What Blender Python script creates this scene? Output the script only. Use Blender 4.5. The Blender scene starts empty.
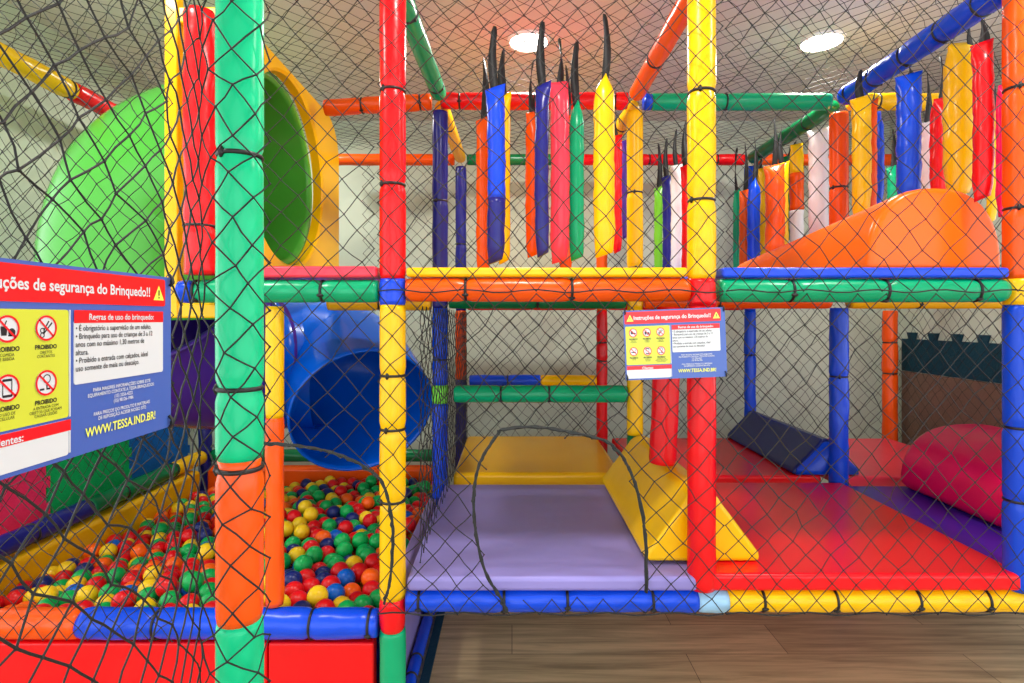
import bpy, math, random
import numpy as np
from mathutils import Vector, Matrix
PI = math.pi
random.seed(7)
C = bpy.context.scene.collection
H = 1.52            # camera height above the floor
F = 557.0           # focal length in pixels of the 1024 px wide frame
def W(x, y, d):     # measured point -> place in the room at distance d
    return Vector(((x-512)*d/F, d, H+(318-y)*d/F))

# ------------------------------------------------------------------ materials
def lin(c):
    return tuple(((v/255)/12.92 if v/255 <= .04045 else ((v/255+.055)/1.055)**2.4) for v in c)
def base_mat(name):
    m = bpy.data.materials.new(name); m.use_nodes = True
    return m, m.node_tree, m.node_tree.nodes['Principled BSDF']
def vinyl(name, rgb, rough=.27, bump=.12, scale=9.0, spec=.34):
    m, nt, b = base_mat(name)
    tc = nt.nodes.new('ShaderNodeTexCoord')
    n1 = nt.nodes.new('ShaderNodeTexNoise'); n1.inputs['Scale'].default_value = scale; n1.inputs['Detail'].default_value = 3
    nt.links.new(tc.outputs['Object'], n1.inputs['Vector'])
    bp = nt.nodes.new('ShaderNodeBump'); bp.inputs['Strength'].default_value = bump; bp.inputs['Distance'].default_value = .02
    nt.links.new(n1.outputs['Fac'], bp.inputs['Height']); nt.links.new(bp.outputs['Normal'], b.inputs['Normal'])
    hsv = nt.nodes.new('ShaderNodeHueSaturation'); hsv.inputs['Color'].default_value = (*lin(rgb), 1)
    mr = nt.nodes.new('ShaderNodeMapRange'); mr.inputs['To Min'].default_value = .94; mr.inputs['To Max'].default_value = 1.05
    nt.links.new(n1.outputs['Fac'], mr.inputs['Value']); nt.links.new(mr.outputs['Result'], hsv.inputs['Value'])
    nt.links.new(hsv.outputs['Color'], b.inputs['Base Color'])
    b.inputs['Roughness'].default_value = rough; b.inputs['Specular IOR Level'].default_value = spec
    return m
def plain(name, rgb, rough=.5, emit=0):
    m, nt, b = base_mat(name)
    b.inputs['Base Color'].default_value = (*lin(rgb), 1); b.inputs['Roughness'].default_value = rough
    if emit:
        b.inputs['Emission Color'].default_value = (1, .96, .88, 1); b.inputs['Emission Strength'].default_value = emit
    return m
RGB = dict(red=(228, 12, 22), yellow=(244, 192, 6), green=(0, 160, 108), mint=(0, 194, 134), orange=(240, 86, 10), blue=(6, 70, 214),
    navy=(32, 34, 125), purple=(66, 38, 128), lavender=(152, 138, 196), lime=(120, 205, 50), skyblue=(150, 196, 232), white=(236, 238, 240),
    crimson=(240, 12, 88), royal=(20, 70, 225), darknavy=(20, 34, 108), indigo=(52, 32, 165), tapegreen=(120, 225, 70), darkgreen=(0, 112, 62),
    pink=(236, 60, 82))
M = {k: vinyl('vinyl_'+k, v) for k, v in RGB.items()}
M['mat_lavender'] = vinyl('mat_lavender', (140, 132, 202), .4, .55, 3, .4)
M['mat_red'] = vinyl('mat_red', (236, 14, 28), .26, .1, 3, .35)
M['mat_yellow'] = vinyl('mat_yellow', (236, 180, 14), .26, .1, 3)
M['wedge_orange'] = vinyl('wedge_orange', (255, 106, 14), .25, .1, 4)
PL = {k: vinyl('plastic_'+k, v, .22, .03, 3) for k, v in dict(green=(78, 178, 62), purple=(70, 38, 140), blue=(0, 88, 205), yellow=(250, 198, 10)).items()}
BALL = {k: vinyl('ball_'+k, v, .3, .02, 20) for k, v in dict(red=(222, 16, 26), yellow=(246, 206, 30), green=(8, 170, 82), orange=(250, 100, 16), navy=(24, 38, 110), blue=(10, 98, 205)).items()}
EVA = {k: vinyl('foam_'+k, v, .8, .25, 60, .2) for k, v in dict(pink=(240, 48, 100), green=(8, 182, 98), blue=(20, 110, 200), teal=(22, 62, 78), brown=(122, 96, 82)).items()}
black_tie = plain('black_tie', (18, 18, 20), .45)
strap_m = vinyl('strap_black', (26, 26, 28), .55, .2, 30)
cord_m = vinyl('net_cord', (30, 31, 32), .6, .2, 200, .35)
rope_m = vinyl('rope_dark', (44, 48, 48), .7, .5, 150, .3)
lamp_m = plain('lamp_glow', (255, 250, 240), .5, 9)
lamp_ring = plain('lamp_ring', (240, 236, 230), .4)
def wall_mat(name, rgb):
    m, nt, b = base_mat(name)
    tc = nt.nodes.new('ShaderNodeTexCoord'); n = nt.nodes.new('ShaderNodeTexNoise')
    n.inputs['Scale'].default_value = 40; n.inputs['Detail'].default_value = 5
    nt.links.new(tc.outputs['Object'], n.inputs['Vector'])
    bp = nt.nodes.new('ShaderNodeBump'); bp.inputs['Strength'].default_value = .06
    nt.links.new(n.outputs['Fac'], bp.inputs['Height']); nt.links.new(bp.outputs['Normal'], b.inputs['Normal'])
    b.inputs['Base Color'].default_value = (*lin(rgb), 1); b.inputs['Roughness'].default_value = .75
    return m
wall_m = wall_mat('wall_paint', (196, 207, 190)); ceil_m = wall_mat('ceiling_paint', (212, 209, 203))
def wood():
    m, nt, b = base_mat('wood_floor')
    tc = nt.nodes.new('ShaderNodeTexCoord')
    br = nt.nodes.new('ShaderNodeTexBrick'); br.offset = .37; br.inputs['Scale'].default_value = 1
    br.inputs['Brick Width'].default_value = 1.25; br.inputs['Row Height'].default_value = .24
    br.inputs['Mortar Size'].default_value = .0015; br.inputs['Bias'].default_value = 0
    br.inputs['Color1'].default_value = (*lin((212, 190, 148)), 1); br.inputs['Color2'].default_value = (*lin((182, 160, 122)), 1); br.inputs['Mortar'].default_value = (*lin((84, 66, 52)), 1)
    nt.links.new(tc.outputs['Object'], br.inputs['Vector'])
    mp = nt.nodes.new('ShaderNodeMapping'); mp.inputs['Scale'].default_value = (1.1, 17, 1)
    nt.links.new(tc.outputs['Object'], mp.inputs['Vector'])
    n = nt.nodes.new('ShaderNodeTexNoise'); n.inputs['Scale'].default_value = 1.6; n.inputs['Detail'].default_value = 8; n.inputs['Roughness'].default_value = .62; n.inputs['Distortion'].default_value = .5
    nt.links.new(mp.outputs['Vector'], n.inputs['Vector'])
    cr = nt.nodes.new('ShaderNodeValToRGB'); cr.color_ramp.elements[0].position = .3; cr.color_ramp.elements[0].color = (.36, .33, .3, 1); cr.color_ramp.elements[1].position = .62; cr.color_ramp.elements[1].color = (1.08, 1.04, 1, 1)
    nt.links.new(n.outputs['Fac'], cr.inputs['Fac'])
    mx = nt.nodes.new('ShaderNodeMixRGB'); mx.blend_type = 'MULTIPLY'; mx.inputs['Fac'].default_value = .8
    nt.links.new(br.outputs['Color'], mx.inputs['Color1']); nt.links.new(cr.outputs['Color'], mx.inputs['Color2'])
    nt.links.new(mx.outputs['Color'], b.inputs['Base Color']); b.inputs['Roughness'].default_value = .45
    return m
wood_m = wood()

# ------------------------------------------------------------------ mesh helpers
class MB:
    def __init__(s): s.v = []; s.f = []; s.m = []
    def add(s, vs, fs, mi=0):
        o = len(s.v); s.v += [tuple(v) for v in vs]; s.f += [tuple(o+i for i in f) for f in fs]; s.m += [mi]*len(fs)
    def box(s, a, b, mi=0):
        x0, y0, z0 = a; x1, y1, z1 = b
        s.add([(x0, y0, z0), (x1, y0, z0), (x1, y1, z0), (x0, y1, z0), (x0, y0, z1), (x1, y0, z1), (x1, y1, z1), (x0, y1, z1)],
              [(0, 3, 2, 1), (4, 5, 6, 7), (0, 1, 5, 4), (1, 2, 6, 5), (2, 3, 7, 6), (3, 0, 4, 7)], mi)
    def build(s, name, mats, parent=None, origin=(0, 0, 0), smooth=True):
        me = bpy.data.meshes.new(name); o = Vector(origin)
        me.from_pydata([tuple(Vector(v)-o) for v in s.v], [], s.f)
        for m in (mats if isinstance(mats, (list, tuple)) else [mats]): me.materials.append(m)
        if any(s.m): me.polygons.foreach_set('material_index', s.m)
        if smooth: me.polygons.foreach_set('use_smooth', [True]*len(s.f))
        me.update()
        ob = bpy.data.objects.new(name, me); C.objects.link(ob)
        if parent: ob.parent = parent
        else: ob.location = origin
        return ob
def tag(o, label=None, cat=None, group=None, kind=None):
    if label: o['label'] = label
    if cat: o['category'] = cat
    if group: o['group'] = group
    if kind: o['kind'] = kind
    return o
def empty(name, loc, label, cat, group=None):
    o = bpy.data.objects.new(name, None); o.location = loc; o.empty_display_size = .05; C.objects.link(o)
    return tag(o, label, cat, group)
def bevel(o, w, seg=3):
    b = o.modifiers.new('bevel', 'BEVEL'); b.width = w; b.segments = seg; b.limit_method = 'ANGLE'; b.angle_limit = .6; b.harden_normals = True
    return o
def frame(ax):
    z = ax.normalized(); h = Vector((0, 0, 1)) if abs(z.z) < .9 else Vector((0, 1, 0))
    x = h.cross(z).normalized(); return x, z.cross(x), z
def sweep(pts, rad, n=8, closed_ends=True, mb=None, mi=0):
    mb = mb or MB(); pts = [Vector(p) for p in pts]; vs = []; fs = []; prev = None
    for i, p in enumerate(pts):
        t = (pts[min(i+1, len(pts)-1)]-pts[max(i-1, 0)]).normalized()
        if prev is None: x, y, _ = frame(t)
        else:
            x = prev-t*prev.dot(t); x.normalize(); y = t.cross(x)
        prev = x; r = rad[i] if isinstance(rad, (list, tuple)) else rad
        vs += [p+(x*math.cos(2*PI*k/n)+y*math.sin(2*PI*k/n))*r for k in range(n)]
    for i in range(len(pts)-1):
        for k in range(n):
            a = i*n+k; b = i*n+(k+1) % n; fs.append((a, b, b+n, a+n))
    if closed_ends:
        fs.append(tuple(reversed(range(n)))); fs.append(tuple(range((len(pts)-1)*n, len(pts)*n)))
    mb.add(vs, fs, mi); return mb
def spline(pts, k=8):
    P = [Vector(p) for p in pts]; P = [P[0]*2-P[1]]+P+[P[-1]*2-P[-2]]; out = []
    for i in range(1, len(P)-2):
        for j in range(k):
            t = j/k; a, b, c, d = P[i-1:i+3]
            out.append(.5*((2*b)+(c-a)*t+(2*a-5*b+4*c-d)*t*t+(3*b-a-3*c+d)*t**3))
    out.append(P[-2]); return out

# ------------------------------------------------------------------ padded posts and rails
def padded(name, p0, p1, r, segs, ties, label, cat, wrinkle=.014, group=None):
    """segs: (s0, s1, colour) and ties: s, as distances along the axis from p0"""
    p0 = Vector(p0); p1 = Vector(p1); L = (p1-p0).length; x, y, z = frame(p1-p0)
    root = empty(name, p0, label, cat, group); n = 22
    for s0, s1, col in segs:
        s1 = min(s1, L); wr = wrinkle
        if isinstance(col, tuple): col, wr = col
        ph = [random.uniform(0, 6.28) for _ in range(8)]
        steps = max(4, int((s1-s0)/.016)); vs = []; fs = []
        for i in range(steps+1):
            s = s0+(s1-s0)*i/steps
            rr = r
            for t in ties: rr *= 1-.15*math.exp(-((s-t)/.014)**2)
            e = min(s-s0, s1-s)
            rr *= .93+.07*min(1, e/.02)
            for k in range(n):
                a = 2*PI*k/n
                w = 1+wr*(.5*math.sin(2*a+s*9+ph[0])+.5*math.sin(3*a-s*23+ph[1])+.35*math.sin(5*a+s*51+ph[2])+.6*math.sin(s*17+ph[3])*math.sin(a+ph[4])+.12*math.sin(s*95+2*a+ph[5]))
                vs.append(p0+z*s+(x*math.cos(a)+y*math.sin(a))*rr*w)
        for i in range(steps):
            for k in range(n):
                a = i*n+k; b = i*n+(k+1) % n; fs.append((a, b, b+n, a+n))
        fs.append(tuple(reversed(range(n)))); fs.append(tuple(range(steps*n, steps*n+n)))
        mb = MB(); mb.add(vs, fs); mb.build('foam_sleeve', M[col], root, p0)
    for t in ties:
        if t < 0 or t > L: continue
        mb = MB(); pts = [p0+z*t+(x*math.cos(2*PI*k/20)+y*math.sin(2*PI*k/20))*r*.905 for k in range(21)]
        sweep(pts, .0055, 6, False, mb)
        a = 4.1+random.uniform(-.6, .6); q = p0+z*t+(x*math.cos(a)+y*math.sin(a))*(r*.93)
        sweep([q-z*.012, q, q+z*.012], [.004, .009, .004], 6, True, mb)
        mb.build('cable_tie', black_tie, root, p0)
    return root
def post(X, d, r, zs, ties, label, wrinkle=.014):
    """zs: list of (z_top, z_bottom, colour) measured from camera height"""
    top = zs[0][0]; bot = zs[-1][1]
    segs = [(a2-bot, a1-bot, c) for a1, a2, c in zs]
    return padded('padded_post', (X, d, H+bot), (X, d, H+top), r, segs, [t-bot for t in ties], label, 'post', wrinkle)
def rail(a, b, r, segs, ties, label, wrinkle=.014):
    a = Vector((a[0], a[1], a[2]+H)); b = Vector((b[0], b[1], b[2]+H)); L = (b-a).length
    segs = [(s0*L, s1*L, c) for s0, s1, c in segs]
    return padded('padded_rail', a, b, r, segs, [t*L for t in ties], label, 'rail', wrinkle)

D1, D2, D3 = 2.14, 3.34, 4.54
Z1, Z0, ZB = 1.29, .108, -1.081
CA, CB, CC, CE = -.458, .735, 1.943, 3.13
# front row
post(CA, D1, .05, [(1.345, .15, 'red'), (.15, .05, ('royal', .05)), (.05, -1.07, 'yellow'), (-1.07, -1.19, ('red', .05)), (-1.19, -1.518, 'green')], [.87, .51, -.22, -.425, -.7],
     'front post with red sleeve above, yellow below and green foot beside ball pit')
post(CB-.007, D1, .053, [(1.345, .15, 'yellow'), (.15, .045, ('red', .07)), (.045, -1.034, 'red')], [.865, .45],
     'front post, yellow above and red below, rising behind small safety sign')
post(CC+.008, D1, .053, [(1.345, .15, 'orange'), (.15, .05, ('yellow', .05)), (.05, -1.04, 'blue')], [.88, .42, -.42, -.7],
     'front post at far right, orange above and blue below')
post(-.608, 1.245, .0495, [(1.2, -.313, ('mint', .012)), (-.313, -.671, ('orange', .012)), (-.671, -1.518, ('mint', .012))], [.36, -.157, -.335],
     'thick mint green post with orange band standing nearest, beside large sign')
post(-1.19, D1-.012, .058, [(1.165, .165, ('red', .065))], [.35], 'short wrinkled red column fixed before yellow slide panel')
post(-.92, D1+.02, .034, [(.045, -.385, ('yellow', .015)), (-.385, -1.11, ('orange', .05))], [], 'thin post, yellow over orange, standing at ball pit window')
# second row
post(-.431, D2, .047, [(1.235, .06, ('navy', .035)), (.06, -.4, ('blue', .04)), (-.4, -.51, ('tapegreen', .04)), (-.51, -1.515, ('blue', .04))], [.7, -.25], 'blue second-row post wrapped with light green tape')
post(.737, D2, .048, [(1.235, .06, 'yellow'), (.06, -.7, 'yellow'), (-.7, -1.515, ('darkgreen', .05))], [.75, .3], 'yellow second-row post with green foot behind yellow wedge')
post(1.96, D2, .052, [(1.225, .2, 'orange'), (.06, -1.515, ('blue', .05))], [.78, .45, -.35], 'second-row post, orange above deck and blue below, by navy wedge')
# third row
post(-.416, D3, .045, [(1.23, .06, ('navy', .04)), (.06, -.5, ('orange', .03)), (-.5, -1.515, ('navy', .05))], [.6], 'slim back-row post, navy above, orange then navy below')
post(.733, D3, .045, [(1.23, .06, ('orange', .03)), (.06, -1.515, ('red', .04))], [-.2, -.35], 'red and orange back-row post behind the low rails')
post(1.94, D3, .045, [(1.23, .06, ('blue', .03)), (.06, -1.515, ('blue', .05))], [-.3], 'blue back-row post rising from dark wedge')
post(3.08, D3, .055, [(.06, -1.515, ('orange', .05))], [-.2, -.45], 'orange post before dark foam wall mats at right')
post(-2.5, D3, .05, [(1.23, -1.515, ('navy', .05))], [-.4], 'dark blue corner post at back of ball pit')
# deck level rails
rail((-1.27, D1, Z0-.005), (CA-.055, D1, Z0-.005), .044, [(0, .075, ('blue', .07)), (.075, 1, 'green')], [.08, .72], 'green deck rail above ball pit window')
rail((CA+.055, D1, Z0), (CB-.06, D1, Z0), .0455, [(0, 1, 'orange')], [.21, .585], 'orange deck rail over lavender entrance bay')
rail((CB+.06, D1, Z0-.003), (CC-.06, D1, Z0-.003), .0455, [(0, 1, ('green', .015))], [.25, .58, .9], 'green deck rail below blue deck edge at right')
rail((-1.1, D2, .09), (-.485, D2, .09), .046, [(0, 1, 'mat_yellow')], [.5], 'yellow second-row deck rail over blue slide')
rail((-.375, D2, .1), (.68, D2, .1), .045, [(0, 1, 'darkgreen')], [.5], 'dark green second-row deck rail behind orange one')
rail((.795, D2, .1), (1.9, D2, .1), .045, [(0, 1, 'orange')], [.4], 'orange second-row deck rail behind green one')
rail((2.02, D2, .1), (3.05, D2, .1), .045, [(0, 1, 'mat_yellow')], [.4], 'yellow second-row deck rail at far right')
rail((-.36, D3, .105), (.68, D3, .105), .042, [(0, 1, 'red')], [.5], 'red back-row deck rail, middle bay')
rail((.79, D3, .105), (1.885, D3, .105), .042, [(0, 1, 'red')], [.5], 'red back-row deck rail, right bay')
# floor level rails
rail((CA+.055, D1, ZB), (CC+.06, D1, ZB), .0445, [(0, .462, ('blue', .035)), (.462, .509, ('skyblue', .05)), (.509, 1, ('yellow', .015))], [.02, .155, .255, .39, .565, .68, .81, .92], 'blue and yellow base rail along entrance front')
rail((-2.62, D1, -1.172), (CA-.055, D1, -1.172), .0555, [(0, .462, ('orange', .015)), (.462, 1, ('blue', .03))], [.12, .3, .6, .88, .985], 'orange and blue padded rail along ball pit front')
rail((-2.5, 2.215, -1.12), (-2.5, D3-.06, -1.12), .055, [(0, .47, ('navy', .04)), (.47, .84, ('darkgreen', .03)), (.84, 1, ('yellow', .02))], [.3, .6, .83], 'blue, green and yellow rail along left edge of ball pit')
rail((-2.44, D3, -1.12), (-.535, D3, -1.12), .05, [(0, 1, ('darkgreen', .03))], [.5, .8], 'dark green rail along back of ball pit')
rail((-.414, 2.2, -1.478), (-.414, D2-.06, -1.478), .026, [(0, 1, ('blue', .02))], [.08, .2, .5], 'blue tube on floor under lavender platform')
# low rails in the middle bay
rail((-.345, D2, -.455), (.685, D2, -.455), .052, [(0, 1, 'green')], [.27, .55], 'green horizontal rail across middle bay at knee height')
rail((-.345, D3, -.51), (.685, D3, -.51), .046, [(0, .56, ('blue', .05)), (.56, 1, ('yellow', .02))], [.3], 'blue and yellow low rail on back row of middle bay')
# top rails
rail((-1.12, D2, 1.26), (-.485, D2, 1.295), .049, [(0, 1, ('orange', .03))], [.35, .9], 'orange top rail right of yellow slide panel')
rail((-.425, D2-.0, 1.3), (.69, D2, 1.3), .05, [(0, 1, ('red', .05))], [.1, .5, .93], 'red top rail behind hanging bags of middle bay')
rail((.79, D2, 1.295), (1.9, D2, 1.295), .05, [(0, .04, ('blue', .03)), (.04, 1, ('green', .01))], [.44], 'green top rail between yellow and orange posts')
rail((2.03, D2, 1.295), (3.08, D2, 1.295), .05, [(0, 1, ('yellow', .02))], [.15, .85], 'yellow top rail at right behind hanging bags')
rail((-.458, D1+.06, 1.32), (-.431, D2-.065, 1.32), .047, [(0, 1, 'green')], [.2, .9], 'green top rail running back from red front post')
rail((.735, D1+.06, 1.32), (.735, D2-.065, 1.32), .047, [(0, 1, 'orange')], [.6], 'orange top rail running back beside yellow front post')
rail((CC+.005, D1+.06, 1.3), (1.96, D2-.07, 1.3), .056, [(0, 1, ('blue', .035))], [.1, .3, .52, .75, .95], 'blue top rail running back at right, above colourful bags')
rail((1.96, D2+.07, 1.29), (1.94, D3-.055, 1.29), .05, [(0, 1, ('darkgreen', .03))], [.25, .55, .85], 'dark green top rail continuing behind blue one')
rail((-.43, D2+.065, 1.29), (-.416, D3-.055, 1.29), .046, [(0, 1, ('mat_yellow', .02))], [.3], 'yellow top rail running back from blue post')
rail((.737, D2+.065, 1.29), (.733, D3-.055, 1.29), .046, [(0, 1, ('mat_yellow', .02))], [.3, .8], 'yellow top rail running back from yellow post')
rail((-1.45, D3, 1.29), (-.47, D3, 1.29), .047, [(0, 1, ('orange', .03))], [.5], 'orange back-row top rail behind slide panel')
rail((-.365, D3, 1.29), (.68, D3, 1.29), .045, [(0, .85, ('darkgreen', .02)), (.85, 1, ('red', .03))], [.3, .6], 'dark green back-row top rail of middle bay')
rail((.785, D3, 1.29), (1.89, D3, 1.29), .045, [(0, 1, ('red', .03))], [.3, .8], 'red back-row top rail of right bay')
rail((1.995, D3, 1.29), (3.14, D3, 1.29), .045, [(0, 1, ('orange', .04))], [.3, .5], 'orange back-row top rail at far right')
rail((-2.5, 2.16, 1.29), (-2.5, D3-.06, 1.29), .055, [(0, .43, ('yellow', .04)), (.43, 1, ('red', .04))], [.2, .42, .6], 'yellow and red top rail along left side wall')

# ------------------------------------------------------------------ mats, decks, soft shapes
def mat(name, x0, x1, y0, y1, z0, z1, m, label, cat='mat', bw=.018, nx=1):
    mb = MB(); mb.box((x0, y0, H+z0), (x1, y1, H+z1))
    o = mb.build(name, m, None, ((x0+x1)/2, (y0+y1)/2, H+z0)); bevel(o, bw)
    return tag(o, label, cat)
mat('floor_mat', CA+.06, CB-.02, D1-.04, D2-.056, -1.034, -.978, M['mat_lavender'], 'lavender vinyl floor mat in entrance bay')
mat('floor_mat', CB-.01, CC-.0, D1-.04, D2-.055, -1.034, -.967, M['mat_red'], 'glossy red floor mat in right front bay')
mat('floor_mat', -.36, .68, D2+.055, D3-.06, -1.046, -.945, M['mat_yellow'], 'yellow floor mat in middle back bay', bw=.03)
mat('floor_mat', .8, 1.89, D2+.055, D3-.06, -1.046, -.962, M['mat_red'], 'red floor mat in right back bay under navy wedge')
mat('floor_mat', CC+.012, 3.05, D1+.06, D2-.06, -1.046, -.985, M['indigo'], 'indigo floor mat at far right under red roll')
mat('floor_mat', 2.02, 3.03, D2+.055, D3-.06, -1.046, -.965, M['pink'], 'pinkish red floor mat behind indigo one')
mat('deck_mat', -1.1, CA-.055, D1-.035, D2-.002, .153, .197, M['pink'], 'red edged deck mat before tube slide opening', bw=.012)
mat('deck_mat', CA+.056, CB-.068, D1-.035, D2-.053, .156, .192, M['yellow'], 'yellow deck mat of middle upper bay', bw=.012)
mat('deck_mat', CB+.062, 1.885, D1-.035, D2-.002, .153, .192, M['royal'], 'blue deck mat of right upper bay under orange hump', bw=.012)
mat('deck_mat', 2.06, 3.05, D1+.08, D2-.002, .153, .192, M['purple'], 'purple deck mat at far right upper bay', bw=.012)
mat('deck_mat', -.36, .68, D2+.002, D3, .153, .192, M['yellow'], 'yellow deck mat of middle upper back bay', bw=.012)
mat('deck_mat', .8, 1.89, D2+.002, D3, .153, .192, M['royal'], 'blue deck mat of right upper back bay', bw=.012)

def extrude(name, prof, y0, y1, m, label, cat, s1=1.0, bw=.02, cx=None, pivot_z=None, shift=0, n=6):
    """closed profile (x, z) swept from y0 to y1, its height scaled to s1 at the far end"""
    cx = cx if cx is not None else sum(p[0] for p in prof)/len(prof); bz = min(p[1] for p in prof)
    mb = MB(); k = len(prof); vs = []
    for i in range(n+1):
        t = i/n; s = 1+(s1-1)*t
        vs += [(x+shift*t, y0+(y1-y0)*t, bz+(z-bz)*s+H) for x, z in prof]
    fs = [(i*k+j, i*k+(j+1) % k, (i+1)*k+(j+1) % k, (i+1)*k+j) for i in range(n) for j in range(k)]
    fs = [tuple(reversed(f)) for f in fs]
    fs.append(tuple(range(k))); fs.append(tuple(reversed(range(n*k, n*k+k))))
    mb.add(vs, fs); o = mb.build(name, m, None, (cx, (y0+y1)/2, H+bz)); bevel(o, bw)
    return tag(o, label, cat)
def wedge_prof(x0, x1, z0, z1, flat=.07, k=8):
    cx = (x0+x1)/2; pts = [(x0, z0), (x1, z0), (x1-.005, z0+.035)]
    for i in range(k+1):
        a = PI*i/k*.72+PI*.14; pts.append((cx+flat*math.cos(a), z1-flat+flat*math.sin(a)))
    pts.append((x0+.005, z0+.035)); return pts
def hump_prof(x0, x1, z0, z1, k=22, p=2.6):
    cx = (x0+x1)/2; hw = (x1-x0)/2; pts = []
    for i in range(k+1):
        a = PI*i/k; c = math.cos(a); s = math.sin(a)
        pts.append((cx+hw*math.copysign(abs(c)**(2/p), c), z0+(z1-z0)*abs(s)**(2/p)))
    return pts
extrude('foam_wedge', wedge_prof(.525, .985, -.965, -.685, .085), 2.2, 3.27, M['yellow'], 'yellow ridge-shaped foam wedge between lavender and red mats', 'foam wedge')
extrude('foam_wedge', wedge_prof(1.72, 2.13, -.961, -.74, .05), 3.41, 4.47, [M['darknavy']], 'navy ridge-shaped foam wedge on back red mat', 'foam wedge')
extrude('foam_wedge', hump_prof(2.25, 3.02, -.984, -.61, 22, 2.5), 2.22, 3.27, M['crimson'], 'crimson foam roll on indigo mat at right', 'foam roll', bw=.06)
extrude('foam_hump', hump_prof(1.475, 2.035, .193, .545, 22, 2.5), 2.3, 3.42, M['wedge_orange'], 'orange foam hump sloping down on upper right deck', 'foam hump', s1=.5, bw=.03, shift=-.15)
# leaning red column on the yellow ridge
padded('foam_column', (.702, 2.6, H-.677), (.735, 2.6, H+.05), .062, [(0, .73, ('red', .02))], [], 'red padded column leaning on yellow wedge behind small sign', 'column')
# blue end cap of navy wedge
mb = MB(); pr = wedge_prof(1.735, 2.115, -.955, -.755, .045)
mb.add([(x, 3.395, z+H) for x, z in pr]+[(x, 3.4095, z+H) for x, z in pr], [tuple(range(len(pr))), tuple(reversed(range(len(pr), 2*len(pr))))]+[((i+1) % len(pr), i, i+len(pr), (i+1) % len(pr)+len(pr)) for i in range(len(pr))])
w = [o for o in C.objects if o.name == 'foam_wedge.001'][0]
e = mb.build('end_panel', M['blue'], w, w.location); e['label'] = 'bright blue end panel'

# ------------------------------------------------------------------ ball pit shell
def panel(name, a, b, m, label, cat, bw=.01):
    mb = MB(); mb.box((a[0], a[1], a[2]+H), (b[0], b[1], b[2]+H)); o = mb.build(name, m, None, ((a[0]+b[0])/2, (a[1]+b[1])/2, a[2]+H)); bevel(o, bw); return tag(o, label, cat)
panel('pit_barrier', (-2.62, D1-.03, -1.519), (-.93, D1+.03, -1.232), M['red'], 'long red panel below ball pit front rail, left of thin post', 'barrier')
panel('pit_barrier', (-.925, D1-.03, -1.519), (-.525, D1+.03, -1.232), M['red'], 'short red panel below ball pit front rail, beside green foot', 'barrier')
panel('pit_barrier', (-.49, D1+.06, -1.519), (-.447, D2-.06, -1.06), M['lavender'], 'lavender side panel of ball pit under platform', 'barrier')
panel('pit_pad', (-2.545, D1+.07, -1.519), (-2.42, D3-.2, -1.182), M['mat_yellow'], 'yellow padded side wall along left of ball pit', 'pad', .03)
panel('pit_pad', (-2.4, D3-.17, -1.519), (-.535, D3-.06, -1.175), M['orange'], 'orange padded back wall of ball pit', 'pad', .03)
panel('pit_floor_pad', (-2.41, D1+.04, -1.519), (-.53, D3-.18, -1.46), M['navy'], 'navy base cushion beneath the pit balls', 'pad', .01)

# ------------------------------------------------------------------ balls
R = .0432
rng = np.random.default_rng(11)
x0, x1, y0, y1 = -2.418+R, -.53-R, D1+.064+R, D3-.175-R
def level(x, y): return H-1.195-.085*np.clip((y-2.3)/2, 0, 1)-.11*np.clip((-1.4-x)/.9, 0, 1)
pts = []
sp = .0895
for layer, dz in ((0, 0), (1, -.076)):
    j = 0; y = y0+layer*.03
    while y < y1:
        x = x0+(j % 2)*sp/2+layer*.03
        while x < x1:
            pts.append((x+rng.normal(0, .008), y+rng.normal(0, .008), dz+rng.normal(0, .012 if layer else .026))); x += sp
        y += sp*.866; j += 1
P = np.array(pts); top = np.array([p[2] > -.045 for p in pts]); P[:, 2] += level(P[:, 0], P[:, 1])
lo = np.array([x0, y0, H-1.46+R+.002]); hi = np.array([x1, y1, H-1.1])
cell = 2*R*1.02
for it in range(160):
    keys = {}
    g = np.floor(P/cell).astype(int)
    for i, k in enumerate(map(tuple, g)): keys.setdefault(k, []).append(i)
    I = []; J = []
    for (a, b, c), l in keys.items():
        near = []
        for da in (-1, 0, 1):
            for db in (-1, 0, 1):
                for dc in (-1, 0, 1): near += keys.get((a+da, b+db, c+dc), [])
        for i in l:
            for q in near:
                if q > i: I.append(i); J.append(q)
    I = np.array(I); J = np.array(J); dv = P[I]-P[J]; ds = np.linalg.norm(dv, axis=1)+1e-9
    mk = ds < 2*R*1.004
    if mk.sum() == 0: break
    pu = dv[mk]/ds[mk, None]*((2*R*1.006-ds[mk])*.5)[:, None]
    np.add.at(P, I[mk], pu); np.add.at(P, J[mk], -pu)
    P = np.minimum(np.maximum(P, lo), hi)
names = ['red', 'yellow', 'green', 'orange', 'navy', 'blue']
cols = rng.choice(6, len(P), p=[.30, .205, .235, .13, .08, .05])
px = 512+P[:, 0]/P[:, 1]*F; py = 318-(P[:, 2]-H)/P[:, 1]*F
# what the photograph sees of the pit: between the posts, above the front rail, in front of slide and sign
vis = ((px > -8) & (px < 214) | (px > 284) & (px < 378) | (px > 412) & (px < 430)) & (py < 607)
order = np.argsort(P[:, 1])
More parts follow.
